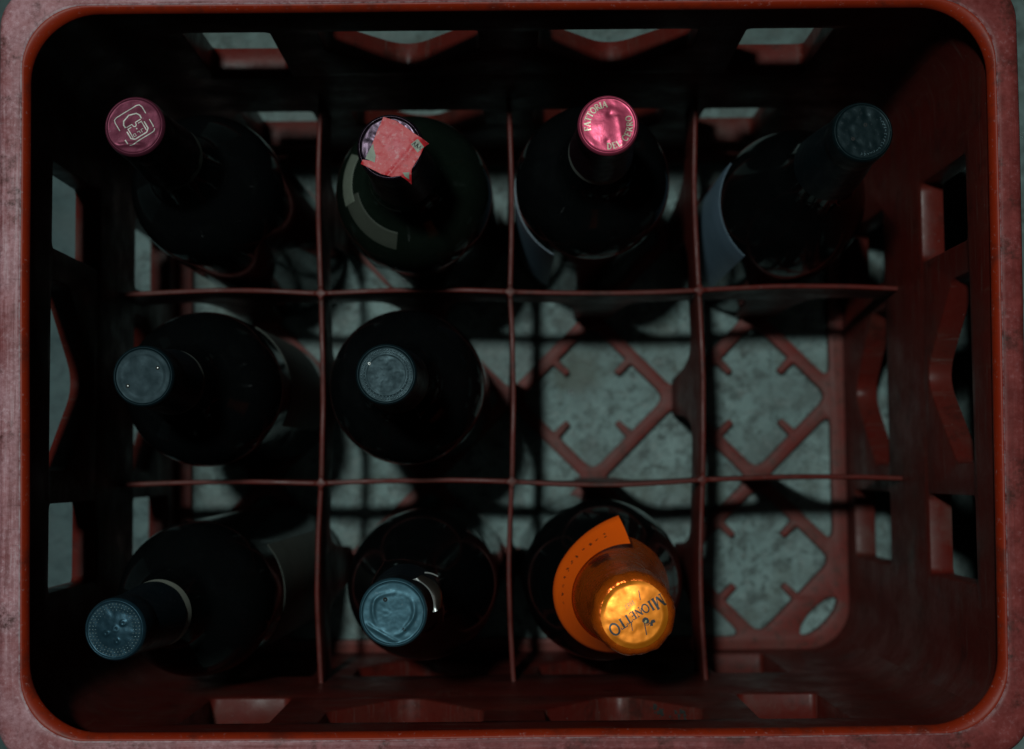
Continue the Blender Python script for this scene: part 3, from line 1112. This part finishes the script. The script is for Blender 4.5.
poly = [(x * 1.05, y * 1.06) for x, y in poly]
seal = sheet('paper_seal', poly, b, M['seal'], H)
sheet('seal_patch', [(8.7, 1.0), (11.6, 3.2), (14.3, -0.2), (11.6, -2.6)], seal, M['paper_pale'], H, 0.40, 0.06, 0.5)
sheet('seal_patch', [(-10.4, -4.9), (-6.4, -6.6), (-6.0, -3.6), (-6.8, -0.8), (-7.0, 1.6), (-8.6, -1.0), (-9.6, -3.0)], seal, M['paper_green'], H, 0.38, 0.06, 0.5)
sheet('seal_patch', [(6.2, -12.6), (7.8, -13.6), (8.0, -10.8), (5.2, -11.0)], seal, M['paper_green'], H, 0.38, 0.06, 0.5)
ink = Ink()
ink.line_text('AAA', (11.5, 0.3), 36 * D2R - PI / 2 + 20 * D2R, 1.7, lambda x, y: drape(x, y, H, base=0.56), 1.6, 0.02, 0.9)
ink.build('seal_print', M['print_black'], seal)

# --- row 1, cell 3 : pink lettered cap
H, R = 296.5, 38.5
b = root_bottle('wine_bottle', (41.5, 97), (41.6, 100.2), H, R, 'dark wine bottle with glossy pink cap ringed by gold lettering', GRP)
P = bordeaux(R, H)
lathe('glass', P, M['glass_black'], b)


def h13(x, y):
    r = math.hypot(x, y)
    dent = -0.55 * math.exp(-(((x - 0.6) ** 2 + (y - 4.6) ** 2) / 1.6)) - 0.35 * math.exp(-(((x + 0.6) ** 2 + (y + 7.0) ** 2) / 1.0))
    ridge = 0.35 * math.exp(-((x - 4.6 + 0.16 * y) / 1.2) ** 2) * (1 if y < 4 else 0.3)
    return 0.45 * max(0, 1 - (r / 8.4) ** 2) + 0.13 * nz(x, y, 0.22, 9) + dent * 0.6 + ridge * 0.55


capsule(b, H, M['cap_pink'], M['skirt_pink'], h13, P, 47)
ink = Ink()


def s13(x, y):
    return (x, y, H - 0.35 + h13(x, y))


ink.arc_text('FATTORIA', 8.9, 143 * D2R, 2.75, s13, False, 1.45, 0.06, 0.92, 0.14)
ink.arc_text('DEL CERRO', 9.0, -34 * D2R, 2.65, s13, True, 1.45, 0.10, 0.98, 0.14)
ink.build('gold_lettering', M['print_gold'], b)
wrap_label(b, P, 42, 160, 150 * D2R, 240 * D2R, M['paper_blue'])
neck_band(b, P, H - 53, H - 47.4, M['paper_grey'])

# --- row 1, cell 4 : dark teal cap
H, R = 296.0, 38.0
b = root_bottle('wine_bottle', (143, 89), (148.6, 96.4), H, R, 'dark bottle with blackish teal cap nearest the upper right crate corner', GRP)
P = burgundy(R, H)
lathe('glass', P, M['glass_black'], b)


def h14(x, y):
    r = math.hypot(x, y)
    crease = -0.16 * math.exp(-((math.hypot(x - 1.5, y - 0.5) - 6.4) / 1.2) ** 2) * (1 if x < 3 else 0.2)
    return 0.2 * nz(x, y, 0.3, 14) + crease


capsule(b, H, M['cap_teal'], M['skirt_teal'], h14, P, 62)
v_, f_ = [], []
ink = Ink()
rnd = random.Random(3)
for k in range(17):                                  # worn raised relief along the cap edge
    a = (-95 + k * 8.2) * D2R
    rr = 9.6
    cx, cy = rr * math.cos(a), rr * math.sin(a)
    t = rnd.uniform(0, PI)
    L_ = rnd.uniform(0.4, 0.8)
    ink.stroke([(cx - L_ * math.cos(t), cy - L_ * math.sin(t)), (cx + 0.2, cy), (cx + L_ * math.cos(t + 0.9), cy + L_ * math.sin(t + 0.9))], 0.3,
               lambda x, y: (x, y, H - 0.35 + h14(x, y)), 0.12)
ink.build('relief', M['bead'], b)
vent(b, 1.2, 3.0, H)
vent(b, -4.2, -3.0, H)
wrap_label(b, P, 40, 150, 146 * D2R, 228 * D2R, M['paper_blue'])

# --- row 2, cell 1 : plain slate cap with two vents
H, R = 296.0, 38.5
b = root_bottle('wine_bottle', (-149, -1), (-153.2, -3.9), H, R, 'dark wine bottle whose smooth slate-blue cap has two pin holes', GRP)
P = bordeaux(R, H)
lathe('glass', P, M['glass_black'], b)


def h21(x, y):
    r = math.hypot(x, y)
    return 0.06 * nz(x, y, 0.25, 21) - 0.06 * (1 if r < 9.0 else 0)


capsule(b, H, M['cap_blue'], M['skirt_blue'], h21, P, 47)
for x, y in ((-6.4, -4.0), (6.0, 3.4)):
    vn = vent(b, x, y, H, 0.55)
    v, f = [], []
    for k in range(8):
        a = PI / 4 * k
        v.append((x + 0.35 * math.cos(a), y + 0.35 * math.sin(a), H - 0.22))
    v.append((x, y, H - 0.05))
    for k in range(8):
        f.append((k, (k + 1) % 8, 8))
    pydata('bare_metal_pip', v, f, M['glint'], vn, 80)
wrap_label(b, P, 30, 152, -28 * D2R, 58 * D2R, M['paper_dim'])
neck_band(b, P, H - 51, H - 47.4, M['paper_grey'])

# --- row 2, cell 2 : beaded cap
H, R = 295.5, 38.5
b = root_bottle('wine_bottle', (-50, -0.5), (-52.2, -4.0), H, R, 'dark wine bottle with beaded blue cap standing beside the empty middle cell', GRP)
P = bordeaux(R, H)
lathe('glass', P, M['glass_black'], b)


def h22(x, y):
    r = math.hypot(x, y)
    g = 0.20 * math.exp(-((r - 8.6) / 0.35) ** 2)
    worm = 0.15 * max(0, nz(x, y, 0.55, 22)) if r < 8 else 0
    return 0.05 * nz(x, y, 0.3, 2) + g + worm


capsule(b, H, M['cap_beaded'], M['skirt_blue'], h22, P, 47)
beads('beading', b, [(10.4, 46, 0.46), (9.2, 40, 0.42)], H, M['bead'], 0.14)
vent(b, -7.0, 4.6, H, 0.45, M['glint'])
neck_band(b, P, H - 50, H - 47.4, M['paper_grey'])

# --- row 3, cell 1 : navy beaded cap, leaning to the left
H, R = 296.0, 38.0
b = root_bottle('wine_bottle', (-140, -101), (-163.8, -108.2), H, R, 'leaning dark bottle with beaded navy cap in the lower left corner', GRP)
P = bordeaux(R, H)
lathe('glass', P, M['glass_black'], b)


def h31(x, y):
    r = math.hypot(x, y)
    dome = 0.5 * max(0, 1 - (r / 8.0) ** 2)
    lob = 0.0
    for k, (px, py) in enumerate(((0.6, 0.4), (-3.4, -1.4), (1.2, -4.6), (3.6, 2.8))):
        q = math.hypot(x - px, y - py)
        lob += 0.28 * math.exp(-((q - 0.9) / 0.4) ** 2)
    return dome + lob + 0.15 * nz(x, y, 0.4, 31)


capsule(b, H, M['cap_navy'], M['skirt_blue'], h31, P, 51)
beads('beading', b, [(10.5, 46, 0.46), (9.2, 40, 0.44), (8.0, 34, 0.32)], H, M['bead'], 0.1)
vent(b, 3.6, 3.2, H, 0.4, M['glint'])
neck_band(b, P, H - 58, H - 51.4, M['paper_pale'])
wrap_label(b, P, 30, 155, -46 * D2R, 40 * D2R, M['paper_dim'])

# --- row 3, cell 2 : crumpled steel-blue cap with a torn tab
H, R = 296.0, 38.5
b = root_bottle('wine_bottle', (-43, -102), (-49.6, -102.4), H, R, 'dark wine bottle with crumpled steel-blue cap and torn foil tab', GRP)
P = burgundy(R, H)
lathe('glass', P, M['glass_black'], b)


def h32(x, y):
    r = math.hypot(x, y)
    a = math.atan2(y, x)
    rim_ = 0.6 * math.exp(-((r - 8.7 - 0.5 * math.sin(3 * a + 0.6) - 0.7 * nz(x, y, 0.15, 3.3)) / 0.8) ** 2)
    return rim_ * (0.6 + 0.5 * math.sin(a * 2 + 2.4)) * 0.8 + 0.16 * nz(x, y, 0.28, 8.2) + 0.05 * nz(x, y, 0.8, 1.2) + 0.5 * math.exp(-((x * 0.5 + y * 0.86 + 9.6) / 0.7) ** 2)


cp = capsule(b, H, M['cap_steel'], M['skirt_blue'], h32, P, 60, 14.2, 13.0, 0.45, True)
vent(b, -3.2, 5.4, H, 0.6)
vent(b, 4.6, -6.9, H, 0.5)
# torn tab of foil, standing off the cap at its right
v, f = [], []
NA, NB = 14, 5
for i in range(NA + 1):
    t = i / NA
    px, py = 8.8 + 8.3 * t - 1.3 * math.sin(t * PI) * 0.2 + 2.4 * math.sin(PI * t), 13.6 - 13.6 * t + 1.6 * math.sin(PI * t)
    for j in range(NB + 1):
        s = j / NB
        v.append((px + 3.6 * s * (0.45 + 0.55 * math.sin(PI * (0.15 + 0.7 * t))), py + 1.4 * s, H - 4.0 - 5.0 * s * s - 1.2 * math.sin(2 * PI * t) * s))
m0 = len(v)
v += [(x - 0.1, y - 0.1, z - 0.2) for x, y, z in v]
for off in (0, m0):
    for i in range(NA):
        for j in range(NB):
            a = off + i * (NB + 1) + j
            f.append((a, a + 1, a + NB + 2, a + NB + 1))
for i in range(NA):
    a = i * (NB + 1)
    f.append((a, a + NB + 1, m0 + a + NB + 1, m0 + a))
    a += NB
    f.append((a, a + NB + 1, m0 + a + NB + 1, m0 + a))
tab = pydata('torn_tab', v, f, M['tab_brown'], b, 60)
# bright bare edge of the tab
v, f = [], []
for i in range(NA + 1):
    t = i / NA
    px, py = 8.8 + 8.3 * t - 1.3 * math.sin(t * PI) * 0.2 + 2.4 * math.sin(PI * t), 13.6 - 13.6 * t + 1.6 * math.sin(PI * t)
    w = 0.30 + 0.75 * abs(2 * t - 1) ** 7
    for dx, dz in ((-w, 0.0), (0, 0.35), (w, 0.0), (0, -0.35)):
        v.append((px + dx, py + dx * 0.3, H - 3.9 + dz))
for i in range(NA):
    for j in range(4):
        a = i * 4
        f.append((a + j, a + (j + 1) % 4, a + 4 + (j + 1) % 4, a + 4 + j))
f += [(3, 2, 1, 0), tuple(NA * 4 + k for k in range(4))]
pydata('bare_edge', v, f, M['glint'], tab, 60)
v, f = [], []
for i in range(7):
    t = i / 6
    for dx, dz in ((-0.3, 0), (0, 0.25), (0.3, 0), (0, -0.25)):
        v.append((12.6 + 5.6 * t, 15.9 - 1.6 * t + 0.4 * math.sin(PI * t) + dx, H - 6.5 + dz))
for i in range(6):
    for j in range(4):
        f.append((i * 4 + j, i * 4 + (j + 1) % 4, i * 4 + 4 + (j + 1) % 4, i * 4 + 4 + j))
pydata('bare_edge', v, f, M['glint'], tab, 60)

# --- row 3, cell 3 : sparkling wine with gold foil and orange collar
H, R = 303.0, 41.5
b = root_bottle('sparkling_wine_bottle', (44.5, -99.5), (49.0, -103.2), H, R, 'sparkling wine bottle with crinkled gold foil top and orange paper collar', None)
P = smooth_profile([(R - 8, 0), (R - 3, 0.4), (R - 0.6, 3), (R, 9), (R, 60), (R, 110), (R - 0.4, 134), (R - 2.5, 152), (R - 6.5, 170), (R - 12, 188), (R - 17, 206),
                    (20.6, 224), (17.6, 242), (15.6, 260), (14.6, 280), (14.4, H - 4)], 4)
lathe('glass', P, M['glass_black'], b)
prof = []
for i in range(26):
    z = 200 + (H - 32 - 200) * i / 25
    prof.append((interp(P, z) + 0.7, z))
prof += [(15.7, H - 29), (17.0, H - 25), (17.6, H - 21), (17.5, H - 17), (17.3, H - 12), (17.1, H - 8), (16.9, H - 5), (16.4, H - 3), (15.4, H - 1.3), (14.4, H - 0.5), (13.6, H - 0.3)]


def ffn(r, z, a):
    x, y = r * math.cos(a), r * math.sin(a)
    k = 0.25 + 0.75 * max(0, min(1, (z - (H - 60)) / 40))
    fold = 0.75 * noise.noise(Vector((math.cos(a) * 3.2, math.sin(a) * 3.2, z * 0.05))) + 0.45 * abs(noise.noise(Vector((x * 0.33, y * 0.33, z * 0.10)))) \
        + 0.55 * abs(noise.noise(Vector((math.cos(a) * 6, math.sin(a) * 6, z * 0.30)))) + 0.30 * abs(noise.noise(Vector((math.cos(a) * 14, math.sin(a) * 14, z * 0.5))))
    if z > H - 1.5:
        fold *= 0.4
    return r + fold * k, z + (0.3 * noise.noise(Vector((x * 0.4, y * 0.4, 3))) if z > H - 6 else 0)


lathe('neck_foil', prof, M['foil_orange'], b, 128, False, False, ffn, 70)


def h33(x, y):
    r = math.hypot(x, y)
    a = math.atan2(y, x)
    rays = 0.22 * abs(math.sin(a * 5.5 + 0.8 + nz(x, y, 0.1, 4))) ** 6 * min(1, max(0, (r - 6.0) / 5))
    # gently tilted, dimpled disc
    return 0.05 * x - 0.075 * y + 0.9 * max(0, 1 - (r / 14.4) ** 2) + 0.30 * nz(x, y, 0.12, 33.3) + 0.06 * nz(x, y, 0.4, 3) - rays * 0.35 + 0.10 * abs(nz(x, y, 0.28, 61))


v, f = [], []
NR, NSEG = 26, 96
for i in range(NR + 1):
    r = 13.8 * (1 - i / (NR + 0.5))
    for j in range(NSEG):
        a = 2 * PI * j / NSEG
        x, y = r * math.cos(a), r * math.sin(a)
        v.append((x, y, H - 0.15 + h33(x, y) * min(1, 0.3 + (13.8 - r) / 3)))
for i in range(NR):
    for j in range(NSEG):
        f.append((i * NSEG + j, i * NSEG + (j + 1) % NSEG, (i + 1) * NSEG + (j + 1) % NSEG, (i + 1) * NSEG + j))
f.append(tuple(NR * NSEG + j for j in range(NSEG)))
disc = pydata('gold_foil_top', v, f, M['gold'], b, 60)


def s33(x, y):
    r = math.hypot(x, y)
    return (x, y, H - 0.15 + h33(x, y) * min(1, 0.3 + (13.8 - r) / 3))


ink = Ink()
ang = 211 * D2R
xd = Vector((math.cos(ang), math.sin(ang)))
yd = Vector((-xd.y, xd.x))


def gp(x, y):
    p = (xd * x + yd * y) * 1.14 + Vector((0.4, 0.6))
    return (p.x, p.y)


# the letters grow towards both ends of the word
word = 'MIONETTO'
hs = [4.4, 3.7, 3.2, 2.9, 2.9, 3.2, 3.7, 4.4]
tot = sum(WID[c] * h * 0.95 + 0.14 for c, h in zip(word, hs))
x = -tot / 2
for c_, h_ in zip(word, hs):
    for pl, w in letter_strokes(c_):
        ink.stroke([gp(x + a * h_ * 0.95, bb * h_ - 1.2) for a, bb in pl], w * h_ * 1.7, s33, 0.12)
    x += WID[c_] * h_ * 0.95 + 0.14
# long rod that crosses the word, and the small figure above it
ink.stroke([gp(-5.2, -6.2), gp(-3.9, -3.0)], 0.34, s33, 0.1)
ink.stroke([gp(-2.6, -0.6), gp(-1.9, 1.1)], 0.34, s33, 0.1)
ink.stroke([gp(-1.0, 4.2), gp(0.7, 8.6)], 0.42, s33, 0.1)
ink.stroke([gp(3.0, 1.9), gp(4.2, 4.6)], 0.34, s33, 0.1)
fig = [(-2.9, 3.3), (-2.2, 2.6), (-1.0, 2.5), (-0.2, 3.2), (-0.1, 4.3), (-0.8, 5.2), (-1.7, 5.0), (-2.5, 4.5)]
ink.blob([gp(-p[0] * 0.85 - 2.9, p[1] * 0.95 + 0.5) for p in fig][::-1], s33, 0.16)
ink.blob([gp(p[0], p[1]) for p in ((-4.6, 5.4), (-3.6, 5.0), (-2.6, 5.6), (-2.0, 6.6), (-2.9, 7.0), (-3.4, 6.2), (-4.4, 6.4))], s33, 0.16)
ink.stroke([gp(-0.6, 5.2), gp(-1.6, 5.9), gp(-2.6, 5.5)], 0.3, s33, 0.1)
ink.build('black_lettering', M['print_black'], disc)
ink = Ink()
ink.stroke([gp(-1.9, 4.0), gp(-1.5, 4.5), gp(-1.0, 4.4)], 0.6, s33, 0.22)
ink.line_text('1887', gp(0.3, -3.6), ang, 1.9, s33, 1.3, 0.10, 0.9, 0.14)
ink.build('pale_lettering', M['print_pale'], disc)

# orange collar: conical band whose free end springs away from the neck
v, f = [], []
NA, NB = 60, 6
A0, A1 = 77 * D2R, 320 * D2R


def collar(a, s):
    """a: angle, s: 0 inner edge .. 1 outer edge"""
    t = max(0.0, min(1.0, (150 * D2R - a) / (73 * D2R)))
    lift = t * t
    z = 229 - 25 * s + 2.0 * lift
    r = interp(P, z) + 1.7 + 2.0 * s + lift * (4.0 + 4.0 * s)
    aa = a + lift * s * 0.16
    return (r * math.cos(aa), r * math.sin(aa), z)


for i in range(NA + 1):
    a = A0 + (A1 - A0) * i / NA
    for j in range(NB + 1):
        s = j / NB
        v.append(collar(a, s))
m0 = len(v)
v += [(x, y, z - 0.25) for x, y, z in v]
for off in (0, m0):
    for i in range(NA):
        for j in range(NB):
            a = off + i * (NB + 1) + j
            f.append((a, a + 1, a + NB + 2, a + NB + 1))
for i in range(NA):
    for jj in (0, NB):
        a = i * (NB + 1) + jj
        f.append((a, a + NB + 1, m0 + a + NB + 1, m0 + a))
for ii in (0, NA):
    for j in range(NB):
        a = ii * (NB + 1) + j
        f.append((a, a + 1, m0 + a + 1, m0 + a))
clr = pydata('paper_collar', v, f, M['collar_orange'], b, 60)
# worn small print along the collar: only traces of letters can be made out
ink = Ink()
rnd = random.Random(8)
for k in range(11):
    a = (98 + k * 9.0) * D2R
    s0 = 0.52

    def cs(x, y, a=a):
        return collar(a + x, s0 + y)
    for q in range(2):
        x0, y0 = rnd.uniform(-0.03, 0.02), rnd.uniform(-0.08, 0.04)
        ink.stroke([(x0, y0), (x0 + rnd.uniform(0.01, 0.05), y0 + rnd.uniform(-0.05, 0.10))], 0.034, cs, 0.14, 0.02)
ink.build('collar_print', M['print_brown'], clr)
# neck label print on the foil (a dark stamped block)
ink = Ink()


def ns(x, y):
    a = 118 * D2R + x / 20.0
    z = 240 + y
    r = interp(P, z) + 1.9
    return (r * math.cos(a), r * math.sin(a), z)


for k in range(4):
    ink.stroke([(-5, -6 + 3.2 * k), (5 - 1.2 * (k % 2), -6 + 3.2 * k)], 1.3, ns, 0.2)
ink.build('stamped_print', M['print_black'], b)

# ------------------------------------------------------------------ small things
rnd = random.Random(17)
v, f = [], []


def drop(cx, cy, r):
    i0 = len(v)
    n_ = 10
    rows = ((1.0, 0.0), (0.92, 0.22), (0.7, 0.42), (0.38, 0.54))
    for q, zz in rows:
        for k in range(n_):
            a = 2 * PI * k / n_
            v.append((cx + r * q * math.cos(a), cy + r * q * math.sin(a), 0.05 + r * zz))
    v.append((cx, cy, 0.05 + r * 0.58))
    for i in range(3):
        for k in range(n_):
            k2 = (k + 1) % n_
            f.append((i0 + i * n_ + k, i0 + i * n_ + k2, i0 + (i + 1) * n_ + k2, i0 + (i + 1) * n_ + k))
    for k in range(n_):
        f.append((i0 + 3 * n_ + k, i0 + 3 * n_ + (k + 1) % n_, i0 + 4 * n_))


spots = [(-98, 62), (-92, 58), (-95, 55), (-96, 52), (-72, 50), (-100, 30), (-101, 22), (-88, 28), (-99, 12), (12, 32), (34, 31), (36, 5), (-118, 20), (-112, 8),
         (-126, 40), (-97, -62), (-92, -78), (-104, -40), (-86, -52)]
for x, y in spots:
    drop(x + rnd.uniform(-1, 1), y + rnd.uniform(-1, 1), rnd.uniform(1.3, 2.4))
for k in range(40):
    drop(rnd.uniform(-330, 330), rnd.choice((-1, 1)) * rnd.uniform(160, 300), rnd.uniform(0.7, 1.5))
wd = pydata('water_droplets', v, f, M['water'], None, 80)
tag(wd, 'scattered clear water droplets on the concrete under the crate', 'droplets', kind='stuff')

v, f = [], []
for k in range(26):
    x = rnd.choice((rnd.gauss(68.5, 1.6), rnd.gauss(77.5, 1.4)))
    y = rnd.uniform(-161.5, -155.5)
    r = rnd.uniform(0.4, 1.3)
    # height of the sloping sill of the V window
    z = 186.5 + abs(x - 50) * 44 / 36.5 + 0.2
    i0 = len(v)
    for dx, dy, dz in ((-1, -1, -0.6), (1, -1, 0.2), (1, 1, 0.2), (-1, 1, -0.6), (0, 0, 1.3)):
        v.append((x + dx * r * rnd.uniform(0.6, 1.2), y + dy * r * rnd.uniform(0.6, 1.2), z + dz * r * 0.7))
    f += [(i0, i0 + 1, i0 + 4), (i0 + 1, i0 + 2, i0 + 4), (i0 + 2, i0 + 3, i0 + 4), (i0 + 3, i0, i0 + 4), (i0 + 3, i0 + 2, i0 + 1, i0)]
cr = pydata('dirt_crumbs', v, f, M['crumb'], None, 20)
tag(cr, 'dark dirt crumbs on the sill of the lower crate wall', 'dirt', kind='stuff')
